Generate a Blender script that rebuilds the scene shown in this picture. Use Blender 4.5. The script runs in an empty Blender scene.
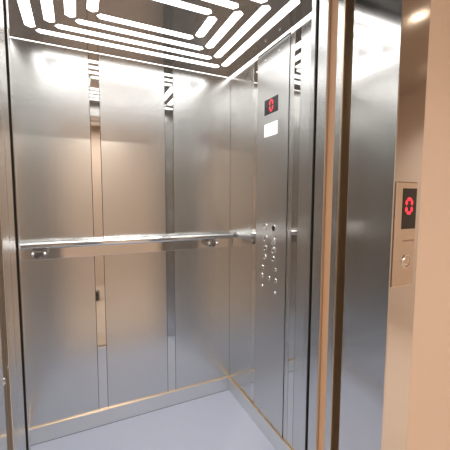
import bpy, bmesh, math, random
from mathutils import Matrix, Vector
C = bpy.context.scene.collection
S = bpy.context.scene

# ------------------------------------------------------------------ camera
cd = bpy.data.cameras.new('camera'); cam = bpy.data.objects.new('camera', cd); C.objects.link(cam)
cd.sensor_fit = 'HORIZONTAL'; cd.sensor_width = 36.0; cd.lens = 36.0 * 313.3 / 450.0
cd.clip_start = 0.01
fw = Vector((0.42584, 0.90101, -0.08271)); rt = Vector((0.90423, -0.42704, 0.00354)); up = Vector((0.03213, 0.0763, 0.99657))
cam.matrix_world = Matrix(((rt.x, up.x, -fw.x, 0.0), (rt.y, up.y, -fw.y, 0.0), (rt.z, up.z, -fw.z, 1.3545), (0, 0, 0, 1)))
S.camera = cam

# ------------------------------------------------------------------ world, exposure
w = bpy.data.worlds.new('world'); S.world = w; w.use_nodes = True
w.node_tree.nodes['Background'].inputs['Color'].default_value = (0.8, 0.72, 0.65, 1)
w.node_tree.nodes['Background'].inputs['Strength'].default_value = 0.05
S.view_settings.view_transform = 'Standard'; S.view_settings.look = 'None'
S.view_settings.gamma = 1.0; S.view_settings.exposure = 0.22
S.view_settings.use_curve_mapping = False
S.cycles.max_bounces = 14; S.cycles.glossy_bounces = 10; S.cycles.diffuse_bounces = 6
S.cycles.sample_clamp_indirect = 8.0
LED_STRENGTH = 3.4
SLOT_FILL = 13.5        # watts per square metre of slot, added downward fill for the floor
LOBBY_WATTS = 15.0

# ------------------------------------------------------------------ materials
def new_mat(name):
    m = bpy.data.materials.new(name); m.use_nodes = True
    nt = m.node_tree
    return m, nt, nt.nodes['Principled BSDF']

def plain(name, col, rough=0.5, metal=0.0, emit=None, estr=0.0, spec=None):
    m, nt, b = new_mat(name)
    b.inputs['Base Color'].default_value = (*col, 1); b.inputs['Roughness'].default_value = rough
    b.inputs['Metallic'].default_value = metal
    if spec is not None: b.inputs['Specular IOR Level'].default_value = spec
    if emit:
        b.inputs['Emission Color'].default_value = (*emit, 1); b.inputs['Emission Strength'].default_value = estr
    return m

def steel(name, col, rough, aniso=0.0, grain=0.0, wave=0.0, rot=0.0):
    """Satin steel with fine vertical brush lines and a faint sheet-metal waviness."""
    m, nt, b = new_mat(name); N, L = nt.nodes, nt.links
    b.inputs['Metallic'].default_value = 1.0
    tc = N.new('ShaderNodeTexCoord')
    mp = N.new('ShaderNodeMapping'); mp.inputs['Scale'].default_value = (420, 420, 3)
    nz = N.new('ShaderNodeTexNoise'); nz.inputs['Scale'].default_value = 1.0; nz.inputs['Detail'].default_value = 3
    L.new(tc.outputs['Object'], mp.inputs['Vector']); L.new(mp.outputs['Vector'], nz.inputs['Vector'])
    big = N.new('ShaderNodeTexNoise'); big.inputs['Scale'].default_value = 2.2; big.inputs['Detail'].default_value = 1
    L.new(tc.outputs['Object'], big.inputs['Vector'])
    cr = N.new('ShaderNodeMapRange'); cr.inputs['To Min'].default_value = rough * 0.97; cr.inputs['To Max'].default_value = rough * 1.03
    L.new(nz.outputs['Fac'], cr.inputs['Value']); L.new(cr.outputs['Result'], b.inputs['Roughness'])
    mix = N.new('ShaderNodeMix'); mix.data_type = 'RGBA'
    mix.inputs[6].default_value = (*[c * 0.97 for c in col], 1); mix.inputs[7].default_value = (*[min(1, c * 1.03) for c in col], 1)
    L.new(nz.outputs['Fac'], mix.inputs[0]); L.new(mix.outputs[2], b.inputs['Base Color'])
    last = None
    if wave:
        bp = N.new('ShaderNodeBump'); bp.inputs['Strength'].default_value = 1.0; bp.inputs['Distance'].default_value = wave
        L.new(big.outputs['Fac'], bp.inputs['Height']); last = bp
    if grain:
        bg = N.new('ShaderNodeBump'); bg.inputs['Strength'].default_value = 1.0; bg.inputs['Distance'].default_value = grain
        L.new(nz.outputs['Fac'], bg.inputs['Height'])
        if last: L.new(last.outputs['Normal'], bg.inputs['Normal'])
        last = bg
    if last: L.new(last.outputs['Normal'], b.inputs['Normal'])
    if aniso:
        b.inputs['Anisotropic'].default_value = aniso; b.inputs['Anisotropic Rotation'].default_value = rot
        tg = N.new('ShaderNodeTangent'); tg.direction_type = 'RADIAL'; tg.axis = 'Z'
        L.new(tg.outputs['Tangent'], b.inputs['Tangent'])
    return m

def plaster(name, col, rough=0.8, var=0.03, scale=6.0, bump=0.0006):
    m, nt, b = new_mat(name); N, L = nt.nodes, nt.links
    tc = N.new('ShaderNodeTexCoord'); nz = N.new('ShaderNodeTexNoise'); nz.inputs['Scale'].default_value = scale; nz.inputs['Detail'].default_value = 5
    L.new(tc.outputs['Object'], nz.inputs['Vector'])
    mix = N.new('ShaderNodeMix'); mix.data_type = 'RGBA'
    mix.inputs[6].default_value = (*[c * (1 - var) for c in col], 1); mix.inputs[7].default_value = (*[min(1, c * (1 + var)) for c in col], 1)
    L.new(nz.outputs['Fac'], mix.inputs[0]); L.new(mix.outputs[2], b.inputs['Base Color'])
    b.inputs['Roughness'].default_value = rough
    f = N.new('ShaderNodeTexNoise'); f.inputs['Scale'].default_value = 90; L.new(tc.outputs['Object'], f.inputs['Vector'])
    bp = N.new('ShaderNodeBump'); bp.inputs['Strength'].default_value = 0.4; bp.inputs['Distance'].default_value = bump
    L.new(f.outputs['Fac'], bp.inputs['Height']); L.new(bp.outputs['Normal'], b.inputs['Normal'])
    return m

M = {
    'panel': steel('brushed steel panel', (0.665, 0.672, 0.665), 0.265, wave=0.0022),
    'steel': steel('satin steel', (0.67, 0.675, 0.67), 0.24, wave=0.0015),
    'face': steel('landing steel', (0.74, 0.73, 0.72), 0.125, wave=0.001),
    'mirror': plain('mirror steel', (0.72, 0.71, 0.69), 0.045, 1.0),
    'chrome': plain('polished steel', (0.78, 0.78, 0.77), 0.10, 1.0),
    'ceiling': plain('polished ceiling steel', (0.58, 0.575, 0.57), 0.09, 0.85),
    'gap': plain('dark joint', (0.02, 0.018, 0.016), 0.7),
    'recess': plain('dark recess tone', (0.17, 0.16, 0.14), 0.32, 0.8),
    'filler': plain('tan guard strip', (0.74, 0.47, 0.29), 0.45),
    'warm_tint': plain('warm trim edge', (0.80, 0.66, 0.50), 0.30, 1.0),
    'vinyl': plaster('blue grey vinyl', (0.52, 0.56, 0.69), 0.55, 0.02, 30, 0.0002),
    'skirt': steel('skirting steel', (0.79, 0.797, 0.785), 0.32),
    'led': plain('led diffuser', (0.9, 0.9, 0.9), 0.5, 0, (1.0, 0.985, 0.965), LED_STRENGTH),
    'led_line': plain('led joint', (0.9, 0.9, 0.9), 0.5, 0, (1.0, 0.98, 0.95), 2.6),
    'plaster': plaster('beige plaster', (0.74, 0.605, 0.50), 0.75),
    'lobby_plaster': plaster('pale lobby plaster', (0.68, 0.605, 0.54), 0.8),
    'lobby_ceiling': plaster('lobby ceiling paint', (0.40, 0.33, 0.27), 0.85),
    'tile': plaster('sand floor', (0.62, 0.55, 0.49), 0.45, 0.05, 12),
    'dark_steel': plain('dark cast steel', (0.33, 0.32, 0.31), 0.25, 1.0),  # dark metal of the rail brackets and end cap
    'cap': plain('button cap metal', (0.78, 0.78, 0.78), 0.35, 0.5),
    'cop_steel': steel('button panel steel', (0.655, 0.66, 0.655), 0.31),
    'display': plain('display glass', (0.018, 0.016, 0.016), 0.12),
    'segment': plain('red led segment', (0.5, 0.02, 0.03), 0.4, 0, (1.0, 0.035, 0.06), 1.1),
    'segment_off': plain('unlit segment', (0.06, 0.012, 0.014), 0.4),
    'white': plain('lit white plate', (0.93, 0.93, 0.93), 0.5, 0, (1, 1, 0.98), 0.5),
    'black': plain('black button', (0.01, 0.01, 0.01), 0.25),
    'engrave': plain('engraved mark', (0.42, 0.33, 0.27), 0.4, 0.8),
    'beige_tint': steel('call plate steel', (0.72, 0.63, 0.55), 0.22),  # beige reflection of the landing is put into the plate's base colour
    'lamp': plain('downlight lens', (1, 1, 1), 0.5, 0, (1.0, 0.80, 0.58), 12.0),
    'white_paint': plain('white ring', (0.85, 0.83, 0.80), 0.4),
    'bag': plain('dark fabric', (0.03, 0.035, 0.03), 0.8),
    'bag_lid': plain('pale fabric', (0.55, 0.55, 0.53), 0.8),
}

# ------------------------------------------------------------------ helpers
ID = Matrix.Identity(4)
def frame(o, u, v, n):
    u, v, n = Vector(u), Vector(v), Vector(n)
    return Matrix(((u.x, v.x, n.x, o[0]), (u.y, v.y, n.y, o[1]), (u.z, v.z, n.z, o[2]), (0, 0, 0, 1)))

def box(bm, a, b, bev=0.0, mx=ID, seg=2):
    t = bmesh.new(); bmesh.ops.create_cube(t, size=1.0)
    for v in t.verts:
        v.co = Vector([a[i] + (v.co[i] + 0.5) * (b[i] - a[i]) for i in range(3)])
    if bev: bmesh.ops.bevel(t, geom=t.edges[:], offset=bev, segments=seg, profile=0.5, affect='EDGES')
    add(bm, t, mx)

def add(bm, t, mx=ID):
    bmesh.ops.transform(t, matrix=mx, verts=t.verts[:])
    if mx.determinant() < 0: bmesh.ops.reverse_faces(t, faces=t.faces[:])
    me = bpy.data.meshes.new('tmp'); t.to_mesh(me); t.free(); bm.from_mesh(me); bpy.data.meshes.remove(me)

def lathe(bm, prof, mx=ID, n=32):
    """prof: (radius, height along local z) from bottom to top."""
    t = bmesh.new(); rings = []
    for r, z in prof:
        if r < 1e-6: rings.append([t.verts.new((0, 0, z))])
        else: rings.append([t.verts.new((r * math.cos(2 * math.pi * k / n), r * math.sin(2 * math.pi * k / n), z)) for k in range(n)])
    for a, b in zip(rings, rings[1:]):
        for k in range(n):
            k2 = (k + 1) % n
            if len(a) == 1 and len(b) > 1: t.faces.new((a[0], b[k2], b[k]))
            elif len(b) == 1 and len(a) > 1: t.faces.new((a[k], a[k2], b[0]))
            elif len(a) > 1: t.faces.new((a[k], a[k2], b[k2], b[k]))
    bmesh.ops.recalc_face_normals(t, faces=t.faces[:])
    for f in t.faces: f.smooth = True
    add(bm, t, mx)

def prism(bm, pts, z0, z1, mx=ID):
    t = bmesh.new()
    lo = [t.verts.new((x, y, z0)) for x, y in pts]; hi = [t.verts.new((x, y, z1)) for x, y in pts]
    t.faces.new(lo[::-1]); t.faces.new(hi); n = len(pts)
    for k in range(n): t.faces.new((lo[k], lo[(k + 1) % n], hi[(k + 1) % n], hi[k]))
    bmesh.ops.recalc_face_normals(t, faces=t.faces[:])
    add(bm, t, mx)

def obj(name, bm, mat, parent=None, origin=None, smooth=False):
    if parent is not None: o0 = wloc(parent)
    elif origin is not None: o0 = Vector(origin)
    else:
        xs = [v.co for v in bm.verts]
        lo = [min(c[i] for c in xs) for i in range(3)]; hi = [max(c[i] for c in xs) for i in range(3)]
        o0 = Vector(((lo[0] + hi[0]) / 2, (lo[1] + hi[1]) / 2, lo[2]))
    bmesh.ops.translate(bm, verts=bm.verts[:], vec=-o0)
    me = bpy.data.meshes.new(name); bm.to_mesh(me); bm.free()
    me.materials.append(M[mat] if isinstance(mat, str) else mat)
    if smooth:
        for p in me.polygons: p.use_smooth = True
    o = bpy.data.objects.new(name, me); C.objects.link(o)
    if parent is not None: o.parent = parent
    else: o.location = o0
    return o

def wloc(o):
    v = Vector(o.location)
    while o.parent: o = o.parent; v = v + Vector(o.location)
    return v

def bobj(name, a, b, mat, parent=None, bev=0.0):
    bm = bmesh.new(); box(bm, a, b, bev); return obj(name, bm, mat, parent)

def struct(name, a, b, mat, bev=0.0, parent=None):
    o = bobj(name, a, b, mat, parent, bev)
    if parent is None: o['kind'] = 'structure'
    return o

def tag(o, label, cat, group=None):
    o['label'] = label; o['category'] = cat
    if group: o['group'] = group
    return o

def thing(name, loc, label, cat, group=None):
    o = bpy.data.objects.new(name, None); o.empty_display_size = 0.05; C.objects.link(o); o.location = loc
    return tag(o, label, cat, group)

# ------------------------------------------------------------------ dimensions
XL, XR, YF, YB, H = -0.29, 0.946, 0.904, 1.922, 2.15      # inside of the car
OL, OR = -0.128, 0.755                                    # clear door opening
YA, YR = 0.559, 0.716                                     # landing face of the frame, back of its reveal
HD = 2.05
SK, ST = 0.0955, 0.012                                    # skirting height, thickness

# ------------------------------------------------------------------ the car shell
struct('floor', (XL - 0.02, YF - 0.03, -0.04), (XR + 0.02, YB + 0.02, 0.0), 'vinyl')
wb = struct('wall_back', (XL - 0.03, YB + 0.006, 0.0), (XR + 0.03, YB + 0.03, H + 0.05), 'gap')
PT = 0.0058
def panel_back(x0, x1): bobj('panel', (x0, YB, SK - 0.004), (x1, YB + PT, H + 0.03), 'panel', wb, 0.0012)
def strip_back(x0, x1): bobj('polished_strip', (x0, YB + 0.0005, SK - 0.004), (x1, YB + PT, H + 0.03), 'mirror', wb, 0.0005)
g = 0.0017
panel_back(XL, 0.083 - g); strip_back(0.083, 0.132); panel_back(0.132 + g, 0.502 - g)
strip_back(0.502, 0.553); panel_back(0.553 + g, XR)

wr = struct('wall_right', (XR + 0.006, YF - 0.02, 0.0), (XR + 0.03, YB + 0.006, H + 0.05), 'gap')
def panel_right(y0, y1): bobj('panel', (XR, y0, SK - 0.004), (XR + PT, y1, H + 0.03), 'panel', wr, 0.0012)
def strip_right(y0, y1): bobj('polished_strip', (XR + 0.0005, y0, SK - 0.004), (XR + PT, y1, H + 0.03), 'mirror', wr, 0.0005)
panel_right(1.618 + g, YB); strip_right(1.578, 1.618)
strip_right(1.198, 1.242); panel_right(YF, 1.198 - g); panel_right(1.242 + g, 1.276)

wl = struct('wall_left', (XL - 0.03, YF - 0.02, 0.0), (XL - 0.006, YB + 0.006, H + 0.05), 'gap')
for y0, y1, k in ((YF, 1.225, 0), (1.225 + g, 1.262, 1), (1.262 + g, 1.588, 0), (1.588 + g, 1.628, 1), (1.628 + g, YB, 0)):
    bobj('polished_strip' if k else 'panel', (XL - PT, y0, SK - 0.004), (XL, y1, H + 0.03), 'mirror' if k else 'panel', wl, 0.0005 if k else 0.0012)

# front returns of the car beside and above its doorway
YC = 0.879
struct('wall_front', (OR, YC, 0.0), (XR + 0.02, YF, H + 0.04), 'steel', 0.003)
struct('wall_front', (XL - 0.02, YC, 0.0), (OL, YF, H + 0.04), 'steel', 0.003)
struct('wall_front', (OL, YC, HD), (OR, YF, H + 0.04), 'steel', 0.002)

# skirting with the warm lobby reflection tinted into its top edge
struct('trim_22', (XL, YB - ST + 0.002, 0.0), (XR, YB + 0.004, 0.0032), 'gap')  # dark strip draws the shadow line under the skirting
struct('baseboard_back', (XL, YB - ST, 0.0035), (XR, YB + 0.004, SK - 0.0025), 'skirt')
struct('baseboard_right', (XR - ST, YF, 0.0), (XR + 0.004, YB - ST, SK - 0.0025), 'skirt')
struct('baseboard_left', (XL - 0.004, YF, 0.0), (XL + ST, YB - ST, SK - 0.0025), 'skirt')
struct('trim_1', (XL, YB - ST, SK - 0.0025), (XR, YB + 0.0, SK), 'warm_tint', 0.0018)
struct('trim_2', (XR - ST, YF, SK - 0.0025), (XR + 0.0, YB - ST, SK), 'warm_tint', 0.0018)
struct('trim_3', (XL - 0.0, YF, SK - 0.0025), (XL + ST, YB - ST, SK), 'warm_tint', 0.0018)

# ------------------------------------------------------------------ car ceiling with cut slots
CX, CY = 0.328, 1.423
OFFS = (0.242, 0.327, 0.412, 0.497); YO = tuple(o - 0.125 for o in OFFS); W = 0.0435; TIP = 0.015
def slot_outline(cx, cy, half, along_x, ww=W):
    h = ww / 2
    pts = [(-half, 0), (-half + TIP, -h), (half - TIP, -h), (half, 0), (half - TIP, h), (-half + TIP, h)]
    return [(cx + a, cy + b) if along_x else (cx + b, cy + a) for a, b in pts]
slots = []
for k in range(4):
    hx, hy = OFFS[k] - 0.018, YO[k] - 0.018
    slots += [('back', k, slot_outline(CX, CY + YO[k], hx, True)), ('door', k, slot_outline(CX, CY - YO[k], hx, True)),
              ('right', k, slot_outline(CX + OFFS[k], CY, hy, False)), ('left', k, slot_outline(CX - OFFS[k], CY, hy, False))]
cu = bpy.data.curves.new('ceiling_outline', 'CURVE'); cu.dimensions = '2D'; cu.fill_mode = 'BOTH'; cu.extrude = 0.001
def poly(pts):
    s = cu.splines.new('POLY'); s.points.add(len(pts) - 1)
    for p_, q in zip(s.points, pts): p_.co = (q[0], q[1], 0, 1)
    s.use_cyclic_u = True
GR, GB = 0.015, 0.006          # lit joint between ceiling panel and walls
poly([(XL + GR, YF), (XR - GR, YF), (XR - GR, YB - GB), (XL + GR, YB - GB)])
for _, _, pts in slots: poly(pts)
co = bpy.data.objects.new('tmp', cu); C.objects.link(co)
bpy.context.view_layer.update()
me = bpy.data.meshes.new_from_object(co.evaluated_get(bpy.context.evaluated_depsgraph_get()))
bpy.data.objects.remove(co); bpy.data.curves.remove(cu)
me.name = 'ceiling'; me.materials.clear(); me.materials.append(M['ceiling'])
for p_ in me.polygons: p_.use_smooth = False; p_.material_index = 0
ceil = bpy.data.objects.new('ceiling', me); C.objects.link(ceil); ceil.location = (0, 0, H + 0.001); ceil['kind'] = 'structure'
struct('trim_4', (XL - 0.02, YF - 0.02, H + 0.03), (XR + 0.02, YB + 0.02, H + 0.05), 'white_paint')

ORD = ('innermost', 'second', 'third', 'outermost')
WHERE = {'back': 'nearest the back wall of the lift', 'door': 'nearest the doorway side of the lift', 'right': 'nearest the wall with the button panel', 'left': 'nearest the left wall of the lift'}
for side, k, pts in slots:
    c0 = Vector((sum(p_[0] for p_ in pts) / 6, sum(p_[1] for p_ in pts) / 6, 0))
    pts2 = [(c0.x + (x - c0.x) * 0.998, c0.y + (y - c0.y) * 0.998) for x, y in pts]
    bm = bmesh.new(); prism(bm, pts2, H + 0.0012, H + 0.012)
    n = ('innermost' if k == 0 else 'outermost' if k == 3 else ('second' if k == 1 else 'third'))
    lab = {0: 'shortest innermost white light bar of the ceiling set ', 1: 'second white light bar out from the ceiling middle in the set ',
           2: 'third white light bar out from the ceiling middle in the set ', 3: 'longest outermost white light bar of the ceiling set '}[k]
    lb = obj('light_bar', bm, 'led')
    xs = [q_[0] for q_ in pts]; ys = [q_[1] for q_ in pts]
    ld = bpy.data.lights.new('slot_fill', 'AREA'); ld.shape = 'RECTANGLE'; ld.spread = math.radians(100)  # added fill lamp under each slot, aimed down to brighten the floor
    ld.size = max(xs) - min(xs) - 0.012; ld.size_y = max(ys) - min(ys) - 0.012
    ld.energy = SLOT_FILL * ld.size * ld.size_y; ld.color = (1.0, 0.99, 0.98)
    lo = bpy.data.objects.new('beam', ld); C.objects.link(lo); lo.parent = lb; lo.location = (0, 0, -0.003)
    tag(lb, lab + {'back': 'along the back wall', 'door': 'along the doorway', 'right': 'along the button wall', 'left': 'along the left wall'}[side], 'ceiling light', 'white light bars in the lift ceiling')

# the backlight also shows as thin lines in the joints between ceiling panel and walls
def light_line(a, b, label):
    tag(bobj('light_line', a, b, 'led_line'), label, 'light strip', 'glowing joints around the lift ceiling')
light_line((XR - GR, YF, H), (XR, YB - GB, H + 0.006), 'thin glowing white line between the lift ceiling and the button wall')
light_line((XL, YF, H), (XL + GR, YB - GB, H + 0.006), 'thin glowing white line between the lift ceiling and its left wall')
light_line((XL, YB - GB, H), (XR, YB, H + 0.006), 'thin glowing line between the lift ceiling and its back wall')

# ------------------------------------------------------------------ doors, door frame, landing
# leading edges of the two retracted sliding leaves
struct('door_1', (0.735, 0.799, 0.0), (1.25, 0.842, HD + 0.02), 'steel', 0.0015)
struct('door_2', (0.745, 0.741, 0.0), (1.25, 0.7695, HD + 0.02), 'steel', 0.0015)
struct('trim_8', (0.7405, 0.7355, 0.0), (0.800, 0.7405, HD + 0.02), 'warm_tint', 0.0006)
struct('trim_9', (0.775, YR, 0.0), (0.85, 0.735, HD + 0.02), 'recess')  # dark slab, shade of the open door pocket put into its colour
struct('trim_19', (0.7455, 0.770, 0.0), (0.80, 0.7985, HD + 0.02), 'filler', 0.001)       # tan filler strip between the leaves
# dark sheets on the car front paint the shade of the running clearance
struct('trim_20', (OR + 0.0008, 0.874, 0.0), (XR, YC - 0.0002, HD + 0.03), 'gap')
struct('trim_21', (XL, 0.874, 0.0), (OL - 0.0008, YC - 0.0002, HD + 0.03), 'gap')
# left strike jamb, rubber recess and its screw
struct('trim_10', (-0.22, 0.772, 0.0), (OL, 0.838, HD + 0.02), 'steel', 0.0015)
struct('trim_11', (-0.22, 0.706, 0.0), (OL, 0.7705, HD + 0.02), 'steel', 0.0015)
struct('trim_12', (-0.22, 0.652, 0.0), (OL - 0.006, 0.7055, HD + 0.02), 'recess')
# landing frame: reveal and face in one bent sheet
struct('trim_13', (OR, YA, 0.0), (0.866, YR, HD + 0.09), 'face', 0.002)
struct('trim_14', (-0.227, YA, 0.0), (OL, 0.6515, HD + 0.09), 'face', 0.002)
struct('trim_15', (OL, YA, HD), (OR, 0.70, HD + 0.09), 'face', 0.002)
struct('trim_16', (-0.22, 0.70, HD + 0.005), (OR, 0.842, HD + 0.09), 'steel', 0.002)
# sills
struct('trim_17', (OL, YA, -0.04), (OR, 0.825, 0.0), 'skirt')
struct('trim_23', (XL, 0.8255, -0.10), (XR, YF - 0.031, -0.06), 'gap')
struct('trim_18', (OL, 0.85, -0.04), (OR, YF - 0.03, 0.0), 'skirt')
bm = bmesh.new(); lathe(bm, [(0.007, 0), (0.007, 0.002), (0.004, 0.004), (0, 0.0045)], frame((OL - 0.006, 0.678, 1.015), (0, 1, 0), (0, 0, 1), (1, 0, 0)), 16)
tag(obj('frame_screw', bm, 'chrome', origin=(OL - 0.006, 0.678, 1.015)), 'small shiny screw head on the dark left edge of the door frame', 'screw')


# landing room behind the camera
LX0, LX1, LY0, LH = -1.9, 3.05, -1.3, 2.42
struct('wall_landing_right', (0.866, 0.567, 0.0), (LX1, 0.70, LH), 'plaster')
struct('wall_landing_left', (LX0, 0.567, 0.0), (-0.227, 0.64, LH), 'plaster')
struct('wall_landing_above', (-0.227, 0.567, HD + 0.09), (0.866, 0.70, LH), 'plaster')
struct('wall_lobby_right', (LX1, LY0, 0.0), (LX1 + 0.08, 0.70, LH), 'lobby_plaster')
struct('wall_lobby_left', (LX0 - 0.08, LY0, 0.0), (LX0, 0.70, LH), 'lobby_plaster')
struct('wall_lobby_back', (LX0, LY0 - 0.08, 0.0), (LX1, LY0, LH), 'lobby_plaster')
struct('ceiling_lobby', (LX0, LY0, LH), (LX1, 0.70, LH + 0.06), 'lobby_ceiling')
struct('floor_lobby', (LX0, LY0, -0.06), (LX1, YA, 0.0), 'tile')

def downlight(x, y, label, watts, spread=118):
    t = thing('downlight', (x, y, LH), label, 'ceiling lamp', 'downlights in the landing ceiling')
    bm = bmesh.new(); lathe(bm, [(0.0305, 0), (0.045, 0), (0.046, -0.004), (0.040, -0.009), (0.0305, -0.009), (0.0305, 0)], Matrix.Translation((x, y, LH)), 28)
    obj('ring', bm, 'white_paint', t)
    bm = bmesh.new(); lathe(bm, [(0, -0.001), (0.030, -0.001), (0.030, -0.005), (0, -0.006)], Matrix.Translation((x, y, LH)), 28)
    obj('lens', bm, 'lamp', t)
    ld = bpy.data.lights.new('downlight_beam', 'AREA'); ld.shape = 'DISK'; ld.size = 0.055; ld.spread = math.radians(spread); ld.energy = watts; ld.color = (1.0, 0.87, 0.745)
    lo = bpy.data.objects.new('beam', ld); C.objects.link(lo); lo.parent = t; lo.location = (0, 0, -0.012)
downlight(1.83, -0.13, 'round recessed downlight of the landing right of the lift', LOBBY_WATTS * 0.42)
downlight(0.30, -0.75, 'round recessed downlight of the landing straight before the lift', LOBBY_WATTS * 0.85, 170)
downlight(2.6, -0.45, 'added unseen downlight near the far right wall of the landing', LOBBY_WATTS * 0.6)  # extra lamp added to brighten the right lobby wall
downlight(-1.00, -0.40, 'round recessed downlight of the landing left of the lift', LOBBY_WATTS, 160)

# ------------------------------------------------------------------ handrail
rail = thing('handrail', (0.32, 1.865, 1.04), 'polished round steel handrail across the back wall of the lift', 'handrail')
RZ, RY, RR = 1.111, 1.866, 0.0185
bm = bmesh.new()
q = frame((-0.287, RY, RZ), (0, 1, 0), (0, 0, 1), (1, 0, 0)); Lr = 0.925 + 0.287
lathe(bm, [(0, 0), (RR * 0.8, 0), (RR, 0.004), (RR, Lr - 0.004), (RR * 0.8, Lr), (0, Lr)], q, 40)
obj('rail_tube', bm, 'chrome', rail)
bm = bmesh.new(); lathe(bm, [(0, 0), (0.0145, 0), (0.0145, 0.012), (0.011, 0.015), (0, 0.015)], frame((0.9252, RY, RZ), (0, 1, 0), (0, 0, 1), (1, 0, 0)), 28)
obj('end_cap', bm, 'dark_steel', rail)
bobj('backing_plate', (-0.289, YB - 0.010, 1.028), (0.93, YB - 0.0002, 1.108), 'chrome', rail, 0.002)
for bx_ in (-0.185, 0.789):
    bm = bmesh.new()
    box(bm, (bx_ - 0.038, RY - 0.014, 1.056), (bx_ + 0.038, YB - 0.009, 1.082), 0.005, seg=3)
    box(bm, (bx_ - 0.011, RY - 0.010, 1.076), (bx_ + 0.011, RY + 0.010, 1.098), 0.003)
    lathe(bm, [(0.021, 0), (0.021, 0.008), (0.014, 0.014), (0, 0.016)], frame((bx_, RY + 0.005, 1.056), (1, 0, 0), (0, 1, 0), (0, 0, -1)), 24)
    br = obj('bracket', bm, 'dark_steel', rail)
    for s in (-1, 1):
        bm = bmesh.new()
        lathe(bm, [(0.010, 0), (0.0108, 0.004), (0.009, 0.010), (0.005, 0.0145), (0, 0.016)], frame((bx_ + s * 0.027, RY - 0.0135, 1.069), (1, 0, 0), (0, 0, 1), (0, -1, 0)), 20)
        obj('bolt', bm, 'chrome', br)

# ------------------------------------------------------------------ digits
def seven_segment_zero(parent, mx, w_, h_, t_):
    """Six lit strokes of a seven-segment 0."""
    g_ = t_ * 0.18
    def hbar(y): return [(-w_/2 + g_, y), (-w_/2 + g_ + t_/2, y + t_/2), (w_/2 - g_ - t_/2, y + t_/2), (w_/2 - g_, y), (w_/2 - g_ - t_/2, y - t_/2), (-w_/2 + g_ + t_/2, y - t_/2)]
    def vbar(x, y0, y1): return [(x, y0 + g_), (x + t_/2, y0 + g_ + t_/2), (x + t_/2, y1 - g_ - t_/2), (x, y1 - g_), (x - t_/2, y1 - g_ - t_/2), (x - t_/2, y0 + g_ + t_/2)]
    bm = bmesh.new()
    for pts in (hbar(h_/2), hbar(-h_/2), vbar(-w_/2, 0, h_/2), vbar(w_/2, 0, h_/2), vbar(-w_/2, -h_/2, 0), vbar(w_/2, -h_/2, 0)):
        prism(bm, pts, 0, 0.0006, mx)
    d = obj('digit', bm, 'segment', parent); d['label'] = 'red lit digit 0'
    return d

# ------------------------------------------------------------------ car operating panel on the right wall
cop = thing('car_operating_panel', (XR, 1.43, SK), 'tall steel button panel with red display on the right wall inside the lift', 'button panel')
CO = 0.002
bobj('face_plate', (XR - CO, 1.281, SK - 0.004), (XR + PT, 1.573, H - 0.012), 'cop_steel', cop, 0.001)
def RW(y, z, d=0.0): return frame((XR - CO - d, y, z), (0, -1, 0), (0, 0, 1), (-1, 0, 0))
bm = bmesh.new(); box(bm, (-0.0635, -0.040, 0), (0.0635, 0.040, 0.0015), 0.0006, RW(1.433, 1.846))
dsp = obj('display', bm, 'display', cop); dsp['label'] = 'dark display with a red 0'
seven_segment_zero(dsp, RW(1.430, 1.847, 0.0016), 0.026, 0.052, 0.0105)
bm = bmesh.new(); box(bm, (-0.0615, -0.034, 0), (0.0615, 0.034, 0.0015), 0.0006, RW(1.4325, 1.724))
obj('white_plate', bm, 'white', cop)['label'] = 'blank white rectangular plate'
def button(y, z, r, cap='cap'):
    bm = bmesh.new()
    lathe(bm, [(r * 0.84, 0), (r * 0.84, 0.0022), (r * 0.90, 0.0042), (r * 0.97, 0.0038), (r, 0.0015), (r, 0)], RW(y, z), 28)
    b_ = obj('button', bm, 'chrome', cop)
    bm = bmesh.new()
    lathe(bm, [(r * 0.68, 0), (r * 0.68, 0.0020), (r * 0.62, 0.0028), (0, 0.0030)], RW(y, z), 28)
    c_ = obj('button_cap', bm, cap, b_)
    if cap == 'black': c_['label'] = 'black button cap'
    bm = bmesh.new(); lathe(bm, [(r * 0.85, 0.0006), (r * 0.66, 0.0006)], RW(y, z), 28)
    obj('button_gap', bm, 'gap', b_)
for y, z, r, cap in ((1.468, 1.201, .0195, 'cap'), (1.390, 1.201, .0185, 'black'), (1.467, 1.138, .0175, 'steel'), (1.389, 1.131, .0195, 'cap'),
                     (1.467, 1.083, .0175, 'steel'), (1.388, 1.083, .0185, 'steel'), (1.470, 1.034, .0165, 'steel'), (1.391, 1.036, .0165, 'steel')):
    button(y, z, r, cap)
for y, z, r in ((1.494, .970, .013), (1.366, .980, .010), (1.498, .922, .014), (1.426, .921, .012), (1.364, .922, .013), (1.494, .862, .009), (1.366, .854, .009)):
    bm = bmesh.new()
    lathe(bm, [(r, 0), (r, 0.002), (r * 0.8, 0.005), (r * 0.3, 0.0065), (0, 0.0067)], RW(y, z), 24)
    obj('key_button', bm, 'chrome', cop)
for y, z in ((1.495, 2.098), (1.368, 2.098), (1.498, .119), (1.370, .119)):
    bm = bmesh.new(); lathe(bm, [(0.0075, 0), (0.0070, 0.0015), (0.004, 0.003), (0, 0.0034)], RW(y, z), 18)
    obj('screw', bm, 'chrome', cop)

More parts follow.
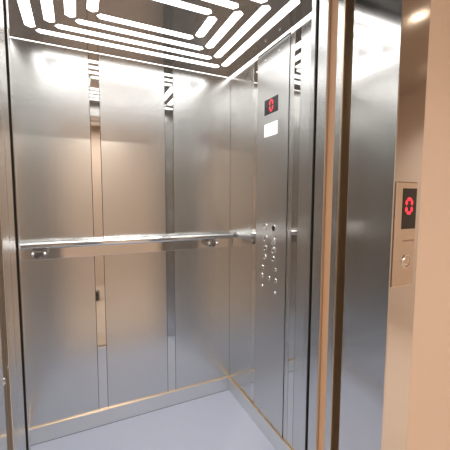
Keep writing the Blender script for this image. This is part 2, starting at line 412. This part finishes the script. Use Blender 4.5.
# ------------------------------------------------------------------ landing call panel on the frame face
PY = YA - 0.006
call = thing('call_panel', (0.80, YA, 1.12), 'upright metal call panel with red 0 on the door frame outside the lift', 'call panel')
def FW(x, z, d=0.0): return frame((x, PY - d, z), (1, 0, 0), (0, 0, 1), (0, -1, 0))
bm = bmesh.new(); box(bm, (0.7575, PY, 1.117), (0.8440, YA - 0.0002, 1.402), 0.0035, seg=3)
obj('face_plate', bm, 'beige_tint', call)
bm = bmesh.new(); box(bm, (-0.0280, -0.0545, 0), (0.0280, 0.0545, 0.001), 0.0004, FW(0.8110, 1.3300))
hd = obj('display', bm, 'display', call); hd['label'] = 'dark display with a red 0'
seven_segment_zero(hd, FW(0.8085, 1.3375, 0.0011), 0.0215, 0.037, 0.0085)
bm = bmesh.new(); lathe(bm, [(0.0185, 0), (0.0185, 0.002), (0.0165, 0.0035), (0.015, 0.0025)], FW(0.808, 1.187), 32)
ub = obj('button', bm, 'chrome', call)
bm = bmesh.new(); lathe(bm, [(0.0148, 0), (0.0148, 0.002), (0.010, 0.0045), (0, 0.0058)], FW(0.808, 1.187), 32)
obj('button_cap', bm, 'beige_tint', ub)
# faint engraved maker's strip, too worn to read
bm = bmesh.new(); random.seed(3)
for k in range(9):
    x = 0.790 + k * 0.0055; hgt = random.choice((0.004, 0.005, 0.006))
    box(bm, (x, -hgt / 2, 0), (x + 0.0036, hgt / 2, 0.0003), 0, Matrix.Translation((0, 0, 0)) @ frame((0, PY, 1.243), (1, 0, 0), (0, 0, 1), (0, -1, 0)))
obj('engraved_strip', bm, 'engrave', call)

# ------------------------------------------------------------------ small bag on the landing floor, seen in the polished strip
bag = thing('bag', (0.21, -0.60, 0.0), 'small dark bag with a pale lid on the landing floor', 'bag')
bm = bmesh.new(); box(bm, (0.12, -0.68, 0.0), (0.235, -0.54, 0.13), 0.012); obj('bag_body', bm, 'bag', bag)
bm = bmesh.new(); box(bm, (0.118, -0.682, 0.1305), (0.237, -0.538, 0.155), 0.008); obj('lid', bm, 'bag_lid', bag)
